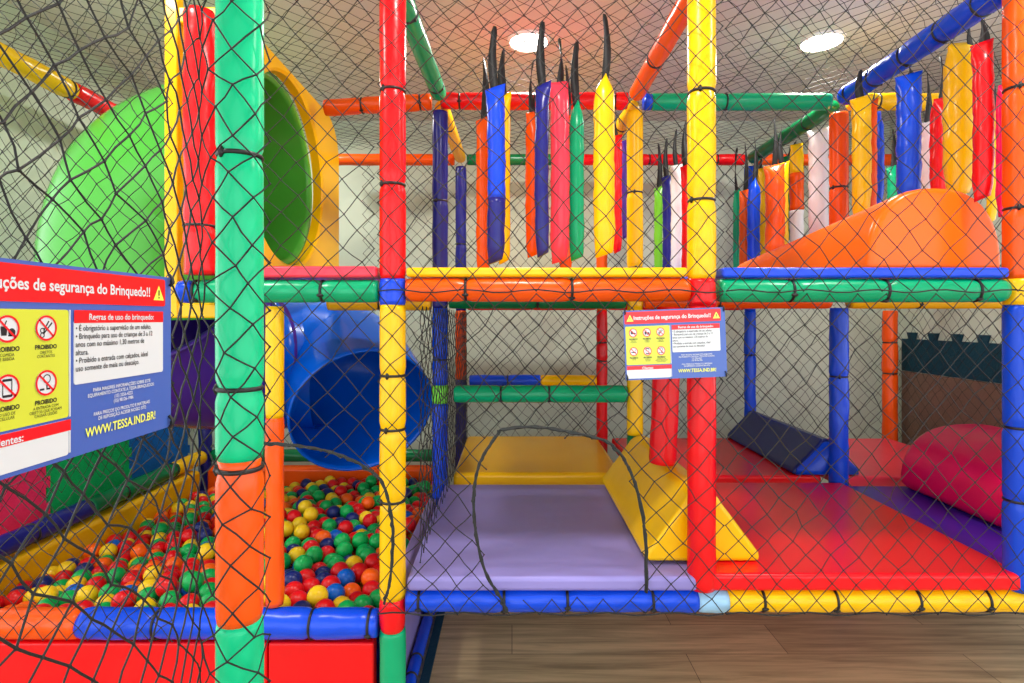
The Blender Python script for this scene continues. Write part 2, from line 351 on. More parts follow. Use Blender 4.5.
# a ball hidden under others is left to the heap
covered = np.zeros(len(P), bool)
for i in range(len(P)):
    sr = R/P[i, 1]*F
    near = (P[:, 1] < P[i, 1]) & (np.hypot(px-px[i], py-py[i]) < sr*1.75)
    cov = 0
    for k in range(12):
        a = k*PI/6
        for rr in (.45, .85):
            qx = px[i]+sr*rr*math.cos(a); qy = py[i]+sr*rr*math.sin(a)
            if near.any() and (np.hypot(px[near]-qx, py[near]-qy) < (R/P[near, 1]*F)).any(): cov += 1
    covered[i] = cov >= 19
vis &= ~covered
single = [i for i in order if vis[i]][:300]
sset = set(single)
def sphere(n=20, m=12):
    vs = [(0, 0, R)]; fs = []
    for i in range(1, m):
        t = PI*i/m
        for k in range(n): vs.append((R*math.sin(t)*math.cos(2*PI*k/n), R*math.sin(t)*math.sin(2*PI*k/n), R*math.cos(t)))
    vs.append((0, 0, -R))
    for k in range(n):
        fs.append((0, 1+k, 1+(k+1) % n))
        for i in range(m-2):
            a = 1+i*n+k; b = 1+i*n+(k+1) % n; fs.append((a, a+n, b+n, b))
        fs.append((len(vs)-1, 1+(m-2)*n+(k+1) % n, 1+(m-2)*n+k))
    return vs, fs
sv, sf = sphere(); ballmesh = {}
for nme in names:
    mb = MB(); mb.add(sv, sf); me_o = mb.build('pit_ball', BALL[nme]); ballmesh[nme] = me_o.data; bpy.data.objects.remove(me_o)
def nearest(i, fx, fy):   # neighbour of ball i in one direction, as the photograph shows them
    best = None
    for q in single:
        dx = px[q]-px[i]; dy = py[q]-py[i]; sr = R/P[i, 1]*F
        u = dx*fx+dy*fy; v = abs(dx*fy-dy*fx)
        if q != i and u > v and u < sr*4 and (best is None or u+v < best[0]): best = (u+v, q)
    return names[cols[best[1]]] if best else 'nothing'
used = {}
def zone(i):
    if px[i] < 240: return 'far left of pit' if px[i] < 75 else ('left of mint post' if px[i] < 150 else 'just left of mint post')
    if px[i] > 400: return 'behind yellow front post'
    return 'low in pit window' if py[i] > 560 else ('midway up pit window' if py[i] > 515 else 'high in pit window')
for i in single:
    c = names[cols[i]]; l, r_, b, f = nearest(i, -1, 0), nearest(i, 1, 0), nearest(i, 0, -1), nearest(i, 0, 1)
    t = f'{c} ball {zone(i)}'
    if l != 'nothing' and r_ != 'nothing': t += f' between {l} and {r_}'
    elif l != 'nothing' or r_ != 'nothing': t += f' beside {l if l != "nothing" else r_}'
    if b != 'nothing': t += f', {b} behind'
    if f != 'nothing': t += f', {f} before'
    used.setdefault(t, []).append(i)
for t, members in used.items():
    members.sort(key=lambda i: P[i, 1]); n = len(members)
    for k, i in enumerate(members):
        pre = '' if n == 1 else ('nearer ', 'farther ')[k] if n == 2 else ('nearest ', 'middle ', 'farthest ')[min(k, 2)]
        o = bpy.data.objects.new('pit_ball', ballmesh[names[cols[i]]]); o.location = P[i]; C.objects.link(o)
        tag(o, pre+t, 'ball', 'plastic balls in the ball pit')
mb = MB()
sv2, sf2 = sphere(14, 8)
for i in range(len(P)):
    if i in sset: continue
    mb.add([(x+P[i, 0], y+P[i, 1], z+P[i, 2]) for x, y, z in sv2], sf2, int(cols[i]))
o = mb.build('pit_balls', [BALL[n] for n in names], None, (-1.5, 3.3, H-1.3))
tag(o, 'heap of small coloured plastic balls filling back and bottom of ball pit', 'balls', None, 'stuff')

# ------------------------------------------------------------------ tube slide
def tube(path, r, wall=.012, n=40, flare0=0, flare1=0, lips=(True, True)):
    mb = MB(); pts = [Vector(p) for p in path]; N = len(pts); rings = []; prev = None
    fr = []
    for i, p in enumerate(pts):
        t = (pts[min(i+1, N-1)]-pts[max(i-1, 0)]).normalized()
        if prev is None: x, y, _ = frame(t)
        else: x = (prev-t*prev.dot(t)).normalized(); y = t.cross(x)
        prev = x; fr.append((p, x, y))
    def ring(i, rr): p, x, y = fr[i]; return [p+(x*math.cos(2*PI*k/n)+y*math.sin(2*PI*k/n))*rr for k in range(n)]
    outer = []; lipw = .03
    for i in range(N):
        rr = r
        if (i == 0 and lips[0]) or (i == N-1 and lips[1]): rr = r+lipw
        outer.append(ring(i, rr))
    rings = outer+[ring(i, r-wall) for i in reversed(range(N))]
    vs = [v for q in rings for v in q]; K = len(rings); fs = []
    for i in range(K):
        for k in range(n):
            a = i*n+k; b = i*n+(k+1) % n; c2 = ((i+1) % K)*n; fs.append((a, b, c2+(k+1) % n, c2+k))
    mb.add(vs, fs); return mb
slide = empty('tube_slide', (-1.2, 3.0, H+.2), 'tube slide with yellow panel, green and purple sections and blue mouth', 'slide')
so = slide.location
path = spline([(-1.26, 3.0, H+.786), (-1.55, 3.0, H+.775), (-1.82, 3.0, H+.63), (-1.93, 3.0, H+.36), (-1.95, 3.02, H+.03)], 10)
tube(path, .485).build('tube_section', PL['green'], slide, so)['label'] = 'green upper tube section'
path = spline([(-1.95, 3.02, H+.02), (-1.93, 3.16, H-.15), (-1.85, 3.4, H-.24), (-1.7, 3.64, H-.285)], 10)
tube(path, .43).build('tube_section', PL['purple'], slide, so)['label'] = 'purple middle tube section'
path = spline([(-1.69, 3.65, H-.287), (-1.5, 3.82, H-.31), (-1.22, 3.88, H-.335), (-1.08, 3.74, H-.42), (-.91, 3.43, H-.585)], 10)
tube(path, .44, lips=(True, False)).build('tube_section', PL['blue'], slide, so)['label'] = 'blue lower tube section with open mouth'
# yellow panel with round hole (plane x = const)
mb = MB(); K = 96; hc = (3.0, .786); hr = .5
def rrect(a, hy=.83, hz=.535, rad=.26):
    c, s = math.cos(a), math.sin(a); lo_, hi_ = 0, 2
    for _ in range(40):
        t = (lo_+hi_)/2; qx, qz = abs(c*t)-(hy-rad), abs(s*t)-(hz-rad)
        d = math.hypot(max(qx, 0), max(qz, 0))+min(max(qx, qz), 0)-rad
        if s < 0: d = max(abs(c*t)-hy, abs(s*t)-hz)
        if d > 0: hi_ = t
        else: lo_ = t
    return c*lo_, s*lo_
vs = []
for k in range(K):
    a = 2*PI*k/K; oy, oz = rrect(a); oy = max(oy, -.72); iy, iz = hr*math.cos(a), hr*math.sin(a)
    for X, (yy, zz) in ((-1.19, (oy, oz)), (-1.19, (iy*1.03, iz*1.03)), (-1.2, (iy, iz)), (-1.25, (iy, iz)), (-1.25, (oy, oz))):
        vs.append((X, hc[0]+yy, H+hc[1]+zz))
fs = [(k*5+j, k*5+(j+1) % 5, ((k+1) % K)*5+(j+1) % 5, ((k+1) % K)*5+j) for k in range(K) for j in range(5)]
mb.add(vs, [tuple(reversed(f)) for f in fs]); mb.build('entry_panel', PL['yellow'], slide, so, smooth=False)
mb = MB()
for a, b in (((-1.385, 2.215, .0), (-1.33, 2.26, 1.3)), ((-1.172, 2.215, .0), (-1.155, 2.26, 1.3)), ((-1.33, 2.215, 1.175), (-1.172, 2.26, 1.24)), ((-1.33, 2.215, 0), (-1.172, 2.26, .06))):
    mb.box((a[0], a[1], a[2]+H), (b[0], b[1], b[2]+H))
bevel(mb.build('panel_frame', PL['yellow'], slide, so), .008)

# ------------------------------------------------------------------ hanging bags
def bag(xc, wpx, yt, yb, d, cols_, label, strap_top=None, style='flat', swidth=.04, off=0.0):
    """cols_: list of (fraction_from_top, colour)"""
    top = W(xc, yt, d); bot = W(xc, yb, d); r = wpx*d/F/2; L = top.z-bot.z
    root = empty('hanging_bag', bot, label, 'punch bag', 'soft bags hanging in the upper bays')
    n = 18; rot = random.uniform(-.5, .5); sway = random.uniform(-.008, .008)
    ph = random.uniform(0, 6)
    def ring(t):      # t from 0 at top to 1 at bottom
        z = top.z-L*t; e = min(t*L, (1-t)*L)
        f = min(1, e/.11); f = math.sin(f*PI/2)
        pinch = style == 'pinch' and t < .5
        wx = r*((1.18-.18*f) if t < .5 else (.8+.2*f)) if not pinch else r*(.15+.85*f)
        wy = r*((.10 if t < .5 else .45)+(.9 if t < .5 else .55)*f) if not pinch else r*(.15+.85*f)
        q = 1+.03*math.sin(t*40+ph)+.02*math.sin(t*90)
        out = []
        for k in range(n):
            a = 2*PI*k/n; ca, sa = math.cos(a), math.sin(a)
            w = q+.03*math.sin(3*a+t*25+ph)
            x_, y_ = wx*ca*w, wy*sa*w
            out.append(Vector((top.x+x_*math.cos(rot)-y_*math.sin(rot)+sway*math.sin(t*3), d+x_*math.sin(rot)+y_*math.cos(rot), z+(.012*ca if f < .3 else 0))))
        return out
    for ci, (f0, col) in enumerate(cols_):
        f1 = cols_[ci+1][0] if ci+1 < len(cols_) else 1
        st = max(6, int((f1-f0)*34)); vs = []
        for i in range(st+1): vs += ring(f0+(f1-f0)*i/st)
        fs = [(i*n+k, (i+1)*n+k, (i+1)*n+(k+1) % n, i*n+(k+1) % n) for i in range(st) for k in range(n)]
        fs.append(tuple(range(n))); fs.append(tuple(reversed(range(st*n, st*n+n))))
        m_ = MB(); m_.add(vs, fs); s = m_.build('bag_sleeve', M[col], root, bot)
        if len(cols_) > 1: s['label'] = f'{col} section'
    zt = H+1.315 if strap_top is None else W(xc, strap_top, d).z
    if zt > top.z+.02:
        m_ = MB(); vs = []; N = 12; tw = random.uniform(.6, 1.6)
        for i in range(N+1):
            t = i/N; hw = swidth/2*(.7+.3*math.sin(PI*min(1, t*1.15+.1))) if i < N else .008
            a = rot+tw*t; z = top.z-.03+(zt-top.z+.03)*t
            bx = .012*math.sin(t*PI)*(1 if ph > 3 else -1)+off
            for sx, sy in ((1, .25), (-1, .25), (-1, -.25), (1, -.25)):
                vs.append((top.x+bx+math.cos(a)*hw*sx-math.sin(a)*hw*sy*.5, d+math.sin(a)*hw*sx+math.cos(a)*hw*sy*.5, z))
        fs = [(i*4+k, i*4+(k+1) % 4, (i+1)*4+(k+1) % 4, (i+1)*4+k) for i in range(N) for k in range(4)]+[(3, 2, 1, 0), (N*4, N*4+1, N*4+2, N*4+3)]
        m_.add(vs, fs); m_.build('strap', strap_m, root, bot)
    return root
bag(495, 18, 87, 262, 2.51, [(0, 'royal'), (.64, 'navy')], 'bright blue bag with dark lower sleeve, leftmost front of middle bay')
bag(483.5, 14, 118, 276, 2.81, [(0, 'orange')], 'orange bag half behind bright blue two-tone bag')
bag(504, 13, 95, 262, 2.72, [(0, 'yellow')], 'narrow yellow bag just behind bright blue two-tone bag')
bag(543, 14, 84, 255, 2.47, [(0, 'navy')], 'dark blue bag left of red bag, middle bay')
bag(559, 19, 82, 262, 2.62, [(0, 'pink')], 'red bag with open flat top between dark blue and green bags')
bag(533, 14, 112, 256, 2.85, [(0, 'orange')], 'orange bag left of and behind dark blue bag')
bag(566, 13, 116, 276, 2.9, [(0, 'orange')], 'orange bag half hidden between red and green bags')
bag(577, 15, 102, 259, 2.65, [(0, 'green')], 'green bag with pinched top in middle bay', style='pinch')
bag(604.5, 21, 76, 255, 2.41, [(0, 'yellow')], 'fat yellow bag with pointed top, middle bay', style='pinch', swidth=.034)
bag(617.5, 10, 135, 252, 3.6, [(0, 'red')], 'slim red bag behind fat yellow bag')
bag(625, 6, 140, 238, 3.78, [(0, 'purple')], 'thin purple bag beside yellow second-row post', strap_top=138)
bag(658.5, 8, 187, 281, 4.2, [(0, 'lime')], 'thin lime green bag beside navy one behind yellow front post')
bag(667, 10, 176, 283, 4.08, [(0, 'navy')], 'navy bag between lime and white bags')
bag(676.5, 12, 165, 283, 3.88, [(0, 'white')], 'white bag left of yellow front post')
bag(686, 10, 165, 284, 3.72, [(0, 'red')], 'red bag right beside white one at yellow front post')
bag(737, 7, 190, 281, 4.3, [(0, 'green')], 'thin green bag right of yellow front post')
bag(745, 10, 190, 281, 4.18, [(0, 'orange')], 'small orange bag between green and blue bags in right bay')
bag(754.5, 12, 179, 281, 4.05, [(0, 'blue')], 'small blue round-topped bag in right bay', style='pinch')
bag(762, 10, 168, 280, 4.3, [(0, 'mat_yellow')], 'dull yellow bag behind orange and yellow one', strap_top=159)
bag(774, 18, 165, 262, 3.66, [(0, 'orange')], 'wide orange bag behind low end of orange hump')
bag(782, 12, 163, 262, 3.8, [(0, 'yellow')], 'yellow bag close behind wide orange bag')
bag(789, 10, 155, 240, 4.0, [(0, 'darkgreen')], 'dark green bag right of wide orange bag', strap_top=147)
bag(796.5, 13, 144, 250, 3.85, [(0, 'yellow'), (.28, 'orange'), (.63, 'white')], 'bag in yellow, orange and white thirds under dark green rail', strap_top=141)
bag(818, 18, 129, 240, 3.56, [(0, 'white')], 'pale white bag left of orange second-row post', strap_top=127)
bag(861, 17, 97, 214, 2.95, [(0, 'yellow')], 'yellow bag right of orange second-row post')
bag(870, 12, 101, 214, 3.06, [(0, 'orange')], 'orange bag tight behind yellow one near orange post', strap_top=95)
bag(875.5, 13, 112, 208, 3.2, [(0, 'blue')], 'slim blue bag behind orange and yellow pair')
bag(893, 10, 166, 208, 3.9, [(0, 'green')], 'short green bag far back at right')
bag(909, 21, 74, 203, 2.62, [(0, 'blue')], 'wide blue bag hanging left of white bag', strap_top=66)
bag(927, 16, 122, 210, 2.98, [(0, 'white')], 'white bag on long broad black strap', swidth=.055)
bag(940, 16, 98, 205, 2.8, [(0, 'red')], 'red bag left of wide yellow bag')
bag(960, 26, 43, 195, 2.47, [(0, 'yellow')], 'widest yellow bag at far right', strap_top=18, off=.052)
bag(982, 17, 42, 199, 2.24, [(0, 'red')], 'bright red flared-top bag next to orange front post', strap_top=20)
bag(991, 9, 112, 222, 2.9, [(0, 'yellow')], 'narrow yellow bag beside orange front post')
bag(1003, 12, 84, 215, 2.6, [(0, 'crimson')], 'dark red bag mostly behind orange front post')

# ------------------------------------------------------------------ safety nets
def net(fn, U, V, label, pitch=.1, r=.0018, jit=.0048, keep=None, knots=True, vr=1.08, parts=()):
    """diamond net over a sheet fn(u, v) -> point; U, V its size"""
    nu = max(2, round(U/(pitch/2))); nv = max(2, round(V/(pitch*vr/2))); node = {}
    for i in range(nu+1):
        for j in range(nv+1):
            if (i+j) % 2 == 0:
                u = U*i/nu; v = V*j/nv
                if 0 < i < nu: u += random.gauss(0, jit)
                if 0 < j < nv: v += random.gauss(0, jit)
                node[i, j] = (u, v)
    mb = MB(); usedn = set()
    for (i, j), (u, v) in node.items():
        for dj in (1, -1):
            q = node.get((i+1, j+dj))
            if not q: continue
            if keep and not keep((u+q[0])/2, (v+q[1])/2): continue
            usedn.add((i, j)); usedn.add((i+1, j+dj))
            a = Vector(fn(u, v)); b = Vector(fn(*q)); mid = (a+b)/2+Vector((random.gauss(0, jit*.25), 0, random.gauss(0, jit*.25)))
            x, y, z = frame(b-a); vs = []
            for p in (a, mid, b): vs += [p+(x*math.cos(2*PI*k/4)+y*math.sin(2*PI*k/4))*r for k in range(4)]
            mb.add(vs, [(s*4+k, s*4+(k+1) % 4, (s+1)*4+(k+1) % 4, (s+1)*4+k) for s in (0, 1) for k in range(4)])
    if knots:
        for k_ in usedn:
            p = Vector(fn(*node[k_])); s = r*2
            mb.add([p+Vector(c)*s for c in ((1, 0, 0), (-1, 0, 0), (0, 1, 0), (0, -1, 0), (0, 0, 1), (0, 0, -1))],
                   [(0, 2, 4), (2, 1, 4), (1, 3, 4), (3, 0, 4), (2, 0, 5), (1, 2, 5), (3, 1, 5), (0, 3, 5)])
    o = mb.build('safety_net', cord_m, None, fn(U/2, 0))
    return tag(o, label, 'net')
def flat(x0, y0, z0, x1, y1, z1, wob=.006):
    L = math.hypot(x1-x0, y1-y0); ph = random.uniform(0, 6)
    nx, ny = -(y1-y0)/L, (x1-x0)/L
    def fn(u, v):
        t = u/L; w = wob*math.sin(u*5+v*4+ph)
        return (x0+(x1-x0)*t+nx*w, y0+(y1-y0)*t+ny*w, z0+v+H)
    return fn, L, z1-z0
def edge_rope(o, pts, r=.006):
    mb = sweep(pts, [r*(1+.25*math.sin(i*1.9)) for i in range(len(pts))], 6); a, b = sweep([p+Vector((random.gauss(0, .003), -.006, random.gauss(0, .003))) for p in pts], r*.7, 5), None
    mb.add(a.v, a.f)
    mb.build('edge_rope', rope_m, o, o.location)
DN = 2.07
def cord(o, xa, xb, z):
    n = 24; pts = [Vector((xa+(xb-xa)*i/n, DN, H+z+.006*math.sin(i*1.3))) for i in range(n+1)]
    sweep(pts, .0028, 6).build('edge_cord', cord_m, o, o.location)
fn, U, V = flat(CA-.04, DN, .1, CB+.05, DN, 1.355); cord(net(fn, U, V, 'black diamond net over upper middle bay front'), CA-.04, CB+.05, .1)
fn, U, V = flat(CB+.06, DN, .1, CC+.08, DN, 1.355); cord(net(fn, U, V, 'black diamond net over upper right bay front'), CB+.06, CC+.08, .1)
fn, U, V = flat(CB+.06, DN, -1.1, CC+.08, DN, .09); cord(net(fn, U, V, 'black diamond net over lower right bay front'), CB+.06, CC+.08, -1.1)
ropx = [(507, 611), (500, 597), (485, 571), (476, 534), (473.5, 499), (476, 477), (482, 458), (497, 435), (505, 429), (537, 427), (570, 432), (603, 440), (616, 449), (626, 463), (636, 487), (645, 534), (646, 592)]
ropw = [W(x, y, DN-.008) for x, y in ropx]; poly = [(p.x, p.z) for p in ropw]
def inside(x, z):
    c = False; n = len(poly)
    for i in range(n):
        (ax, az), (bx, bz) = poly[i], poly[i-1]
        if (az > z) != (bz > z) and x < (bx-ax)*(z-az)/(bz-az)+ax: c = not c
    return c
fn, U, V = flat(CA-.04, DN, -1.1, CB+.05, DN, .09)
o = net(fn, U, V, 'black diamond net with roped entrance hole over lavender bay', keep=lambda u, v: not inside(CA-.04+u, H-1.1+v))
cord(o, CA-.04, CB+.05, -1.1)
edge_rope(o, spline(ropw, 6))
fn, U, V = flat(-2.62, DN, -1.2, -1.26, DN, 1.355); net(fn, U, V, 'black diamond net across front of ball pit behind large sign', pitch=.08)
fn, U, V = flat(-2.585, 2.1, -1.0, -2.585, D3, 1.3); net(fn, U, V, 'black diamond net along left side wall')
fn, U, V = flat(-1.24, D3+.085, .1, CE, D3+.085, 1.3, .012); net(fn, U, V, 'black diamond net along back of upper bays')
fn, U, V = flat(-.42, D3+.085, -1.0, CE, D3+.085, .09, .012); net(fn, U, V, 'black diamond net along back of lower bays')
fn, U, V = flat(-.366, D1+.07, -.97, -.36, D3-.075, .045, .004); net(fn, U, V, 'black diamond net between ball pit and lavender bay')
fn, U, V = flat(3.16, D1, -1.0, 3.16, D3+.06, 1.3, .012); net(fn, U, V, 'black diamond net on far right side')
fn, U, V = flat(-2.44, D3+.085, -1.05, -.5, D3+.085, .1, .012); net(fn, U, V, 'black diamond net along back of ball pit')
def roof(u, v):
    x = -2.6+u; y = DN+.02+v
    return (x, y, H+1.405-.035*abs(math.sin(PI*(x-CA)/1.2))*abs(math.sin(PI*(y-D1)/1.2))+.006*math.sin(7*x+5*y))
net(roof, 5.75, 2.55, 'black diamond net stretched as roof over upper bays', vr=1.0, r=.0014, jit=.004)
# near net wrapping the mint post: along a bent path in plan
pl = [Vector(p) for p in ((-.625, .42), (-.622, 1.0))]
pl += [Vector((-.61+.074*math.cos(math.radians(q)), 1.245+.074*math.sin(math.radians(q)))) for q in range(200, 353, 19)]
cum = [0]
for a, b in zip(pl, pl[1:]): cum.append(cum[-1]+(b-a).length)
def wrap(u, v):
    u = min(max(u, 0), cum[-1]-1e-6)
    for i in range(len(pl)-1):
        if u <= cum[i+1]:
            t = (u-cum[i])/(cum[i+1]-cum[i]); q = pl[i].lerp(pl[i+1], t); break
    w = .012*math.sin(u*7+v*5) if u < cum[1]-.1 else 0
    return (q.x+w, q.y, v+.02)
net(wrap, cum[-1], 2.72, 'black diamond net beside large sign, wrapped round mint post', r=.0019, jit=.007, pitch=.086)
rp = [W(x, y, DN-.022) for x, y in ((212, 446), (240, 444), (266, 443), (300, 446), (330, 452), (352, 460), (372, 472), (384, 486), (392, 520), (393, 545), (390, 580), (384, 604))]
def above(x, z):
    for p, q in zip(rp[:9], rp[1:9]):
        if p.x <= x <= q.x: return z > p.z+(q.z-p.z)*(x-p.x)/(q.x-p.x)
    return x > rp[7].x and z > rp[8].z
fn, U, V = flat(-1.2, DN, -1.06, CA-.055, DN, 1.355)
o = net(fn, U, V, 'black diamond net with rope hem over ball pit window', pitch=.112, keep=lambda u, v: above(-1.2+u, H-1.06+v))
edge_rope(o, spline(rp, 6), .0055)

# ------------------------------------------------------------------ safety signs
SW, SH = .4125, .262
sg = {k: plain('sign_'+k, v, .28) for k, v in dict(blue=(66, 96, 176), red=(224, 24, 34), yellow=(200, 208, 62), white=(208, 213, 218), ink=(34, 36, 40), lemon=(236, 240, 90), rim=(36, 52, 150)).items()}
def txt(body, size, x, y, m, parent, align='LEFT', bold=0.0, sx=1.0, line=1.0, name='lettering', depth=.0016):
    cu = bpy.data.curves.new('lettering', 'FONT'); cu.body = body; cu.size = size*1.0; cu.align_x = align; cu.align_y = 'TOP'; cu.offset = bold*size; cu.space_line = line; cu.resolution_u = 3
    t = bpy.data.objects.new('lettering', cu); C.objects.link(t); dg = bpy.context.evaluated_depsgraph_get()
    me = bpy.data.meshes.new_from_object(t.evaluated_get(dg)); bpy.data.objects.remove(t); bpy.data.curves.remove(cu)
    for v in me.vertices: v.co = Vector((x+v.co.x*sx, y+v.co.y, depth))
    me.materials.clear(); me.materials.append(m)
    o = bpy.data.objects.new(name, me); C.objects.link(o); o.parent = parent; return o
def plate(parent, name, x0, y0, x1, y1, m, z0=0, z1=.001, rad=.004):
    mb = MB(); k = 5; pts = []
    for cx, cy, a0 in ((x1-rad, y1-rad, 0), (x0+rad, y1-rad, PI/2), (x0+rad, y0+rad, PI), (x1-rad, y0+rad, 1.5*PI)):
        pts += [(cx+rad*math.cos(a0+PI/2*i/k), cy+rad*math.sin(a0+PI/2*i/k)) for i in range(k+1)]
    n = len(pts); mb.add([(x, y, z0) for x, y in pts]+[(x, y, z1) for x, y in pts], [tuple(reversed(range(n))), tuple(range(n, 2*n))]+[(i, (i+1) % n, (i+1) % n+n, i+n) for i in range(n)])
    o = mb.build(name, m, parent, smooth=False); return o
def disc(mb, cx, cy, r, z, mi, n=28, r0=None):
    if r0 is None: mb.add([(cx+r*math.cos(2*PI*i/n), cy+r*math.sin(2*PI*i/n), z) for i in range(n)], [tuple(range(n))], mi)
    else:
        mb.add([(cx+q*math.cos(2*PI*i/n), cy+q*math.sin(2*PI*i/n), z) for i in range(n) for q in (r0, r)], [(2*i, 2*i+1, (2*i+3) % (2*n), (2*i+2) % (2*n)) for i in range(n)], mi)
def bar(mb, x0, y0, x1, y1, w, z, mi):
    d = Vector((x1-x0, y1-y0)).normalized(); nx, ny = -d.y*w/2, d.x*w/2
    mb.add([(x0-nx, y0-ny, z), (x1-nx, y1-ny, z), (x1+nx, y1+ny, z), (x0+nx, y0+ny, z)], [(0, 1, 2, 3)], mi)
def make_sign(label):
    """upright board in its local xy plane, front towards +z"""
    root = empty('safety_sign', (0, 0, 0), label, 'sign', 'safety rule signs')
    b = plate(root, 'board', 0, -SH, SW, 0, sg['blue'], -.003, 0, .006)
    hb = plate(root, 'header_band', .004, -.051, SW-.018, -.005, sg['red'])
    tx = txt('Instruções de segurança do Brinquedo!!', .0212, SW*.478, -.0185, sg['white'], hb, 'CENTER', .022, .92, name='title_lettering')
    for cx in (.026, SW-.036):
        mb = MB()
        mb.add([(cx-.014, -.041, .0016), (cx+.014, -.041, .0016), (cx, -.016, .0016)], [(0, 1, 2)], 0)
        bar(mb, cx, -.024, cx, -.033, .0032, .002, 1); disc(mb, cx, -.0365, .0018, .002, 1, 10)
        mb.build('warning_triangle', [sg['lemon'], sg['ink']], hb, smooth=False)
    yp = plate(root, 'pictogram_panel', .006, -.205, .1845, -.06, sg['yellow'])
    plate(root, 'panel_edge', .186, -.205, .188, -.06, sg['white'], rad=.0008)
    caps = [('PROIBIDO', 'USO DE\nCALÇADOS'), ('PROIBIDO', 'COMIDA\nE BEBIDA'), ('PROIBIDO', 'OBJETOS\nCORTANTES'),
            ('PROIBIDO', 'FUMAR'), ('PROIBIDO', 'O USO DE\nCELULAR'), ('PROIBIDO', 'A ENTRADA COM\nOBJETOS QUE POSSAM\nCAUSAR LESÕES')]
    for k, (a, t) in enumerate(caps):
        cx = .0365+.0555*(k % 3); cy = -.084-.0705*(k//3); r = .0165
        mb = MB(); disc(mb, cx, cy, r, .0015, 0); z = .0018
        if k == 0:
            mb.add([(cx-.009, cy-.005, z), (cx+.010, cy-.005, z), (cx+.010, cy-.001, z), (cx+.002, cy+.001, z), (cx-.003, cy+.007, z), (cx-.009, cy+.007, z)], [tuple(range(6))], 2)
        elif k == 1:
            mb.add([(cx-.008, cy-.008, z), (cx-.001, cy-.008, z), (cx, cy+.003, z), (cx-.009, cy+.003, z)], [(0, 1, 2, 3)], 2); bar(mb, cx-.004, cy+.003, cx-.001, cy+.010, .0015, z, 2)
            disc(mb, cx+.006, cy-.004, .0048, z, 2, 14); bar(mb, cx+.001, cy-.008, cx+.011, cy-.008, .002, z, 2)
        elif k == 2:
            for s in (1, -1):
                disc(mb, cx-.006, cy-.003 if s > 0 else cy-.009, .0035, z, 2, 14, .0022)
            bar(mb, cx-.004, cy-.007, cx+.009, cy+.007, .002, z, 2); bar(mb, cx-.004, cy-.003, cx+.004, cy+.009, .002, z, 2)
        elif k == 3:
            bar(mb, cx-.010, cy-.003, cx+.008, cy-.003, .0035, z, 2); bar(mb, cx+.007, cy+.001, cx+.009, cy+.008, .0015, z, 2)
        elif k == 4:
            for p, q in (((-.006, .010), (-.006, -.010)), ((.006, .010), (.006, -.010))): bar(mb, cx+p[0], cy+p[1], cx+q[0], cy+q[1], .0012, z, 2)
            bar(mb, cx-.006, cy+.0095, cx+.006, cy+.0095, .003, z, 2); bar(mb, cx-.006, cy-.0095, cx+.006, cy-.0095, .003, z, 2)
        else:
            disc(mb, cx+.001, cy+.005, .006, z, 2, 16, .0046); bar(mb, cx+.001, cy, cx+.001, cy-.007, .0018, z, 2); bar(mb, cx-.010, cy-.008, cx-.003, cy-.008, .0025, z, 2); bar(mb, cx, cy-.008, cx+.006, cy-.008, .002, z, 2)
        disc(mb, cx, cy, r, .0021, 1, 32, r*.84); bar(mb, cx-r*.66, cy+r*.66, cx+r*.66, cy-r*.66, .0026, .0021, 1)
        pg = mb.build('pictogram', [sg['white'], sg['red'], sg['ink']], yp, smooth=False)
        txt(a, .0078, cx, cy-.0205, sg['ink'], yp, 'CENTER', .03, .95, name='caption'); txt(t, .0054, cx, cy-.0285, sg['ink'], yp, 'CENTER', 0, .9, .92, name='caption')
    cb = plate(root, 'client_box', .006, -SH+.006, .1845, -.2085, sg['white']); plate(cb, 'client_band', .006, -.2235, .188, -.2085, sg['red'], .001, .0014, .001)
    txt('Clientes:', .013, .091, -.2115, sg['white'], cb, 'CENTER', .02, 1, name='lettering', depth=.002)
    plate(root, 'panel_edge', .186, -SH+.008, .188, -.2235, sg['white'], rad=.0008)
    rp_ = plate(root, 'rules_panel', .194, -.163, SW-.024, -.074, sg['white']); plate(rp_, 'rules_band', .194, -.078, SW-.024, -.060, sg['red'], .001, .0014, .001)
    txt('Regras de uso do brinquedo:', .0125, .291, -.0635, sg['white'], rp_, 'CENTER', .018, .98, name='lettering', depth=.002)
    txt('• É obrigatório a supervisão de um adulto.\n• Brinquedo para uso de crianças de 3 a 12\nanos com no máximo 1,30 metros de\naltura.\n• Proibido a entrada com calçados, ideal\nuso somente de meia ou descalço.',   .0112, .196, -.080, sg['ink'], rp_, 'LEFT', .008, .84, 1.0, name='lettering')
    txt('PARA MAIORES INFORMAÇÕES SOBRE ESTE\nEQUIPAMENTO CONTATE A TESSA BRINQUEDOS:\n(15) 3356-4222\n(15) 98126-1986', .0072, .291, -.171, sg['white'], root, 'CENTER', .012, .9, 1.0, name='contact_lettering')
    txt('PARA PREÇOS DO PRODUTO E MATERIAIS\nDE REPOSIÇÃO ACESSE NOSSO SITE:', .0072, .291, -.206, sg['white'], root, 'CENTER', .012, .9, 1.0, name='contact_lettering')
    txt('WWW.TESSA.IND.BR!', .0185, .291, -.225, sg['lemon'], root, 'CENTER', .015, .86, name='web_lettering')
    for cx, cy in ((.006, -.006), (SW-.006, -.007), (.006, -SH+.008), (SW-.006, -SH+.008)):
        mb = MB(); sweep([(cx-.002, cy+.012, .001), (cx, cy+.006, .006), (cx+.001, cy-.002, .007), (cx, cy-.008, .002)], .0028, 6, True, mb); disc(mb, cx, cy, .004, .004, 0, 8)
        mb.build('cable_tie', black_tie, root)
    return root
s1 = make_sign('large blue and red safety rules sign nearest, on left net')
s1.matrix_world = Matrix(((0, 0, 1, -.602), (1, 0, 0, .983-SW), (0, 1, 0, H+.071), (0, 0, 0, 1)))
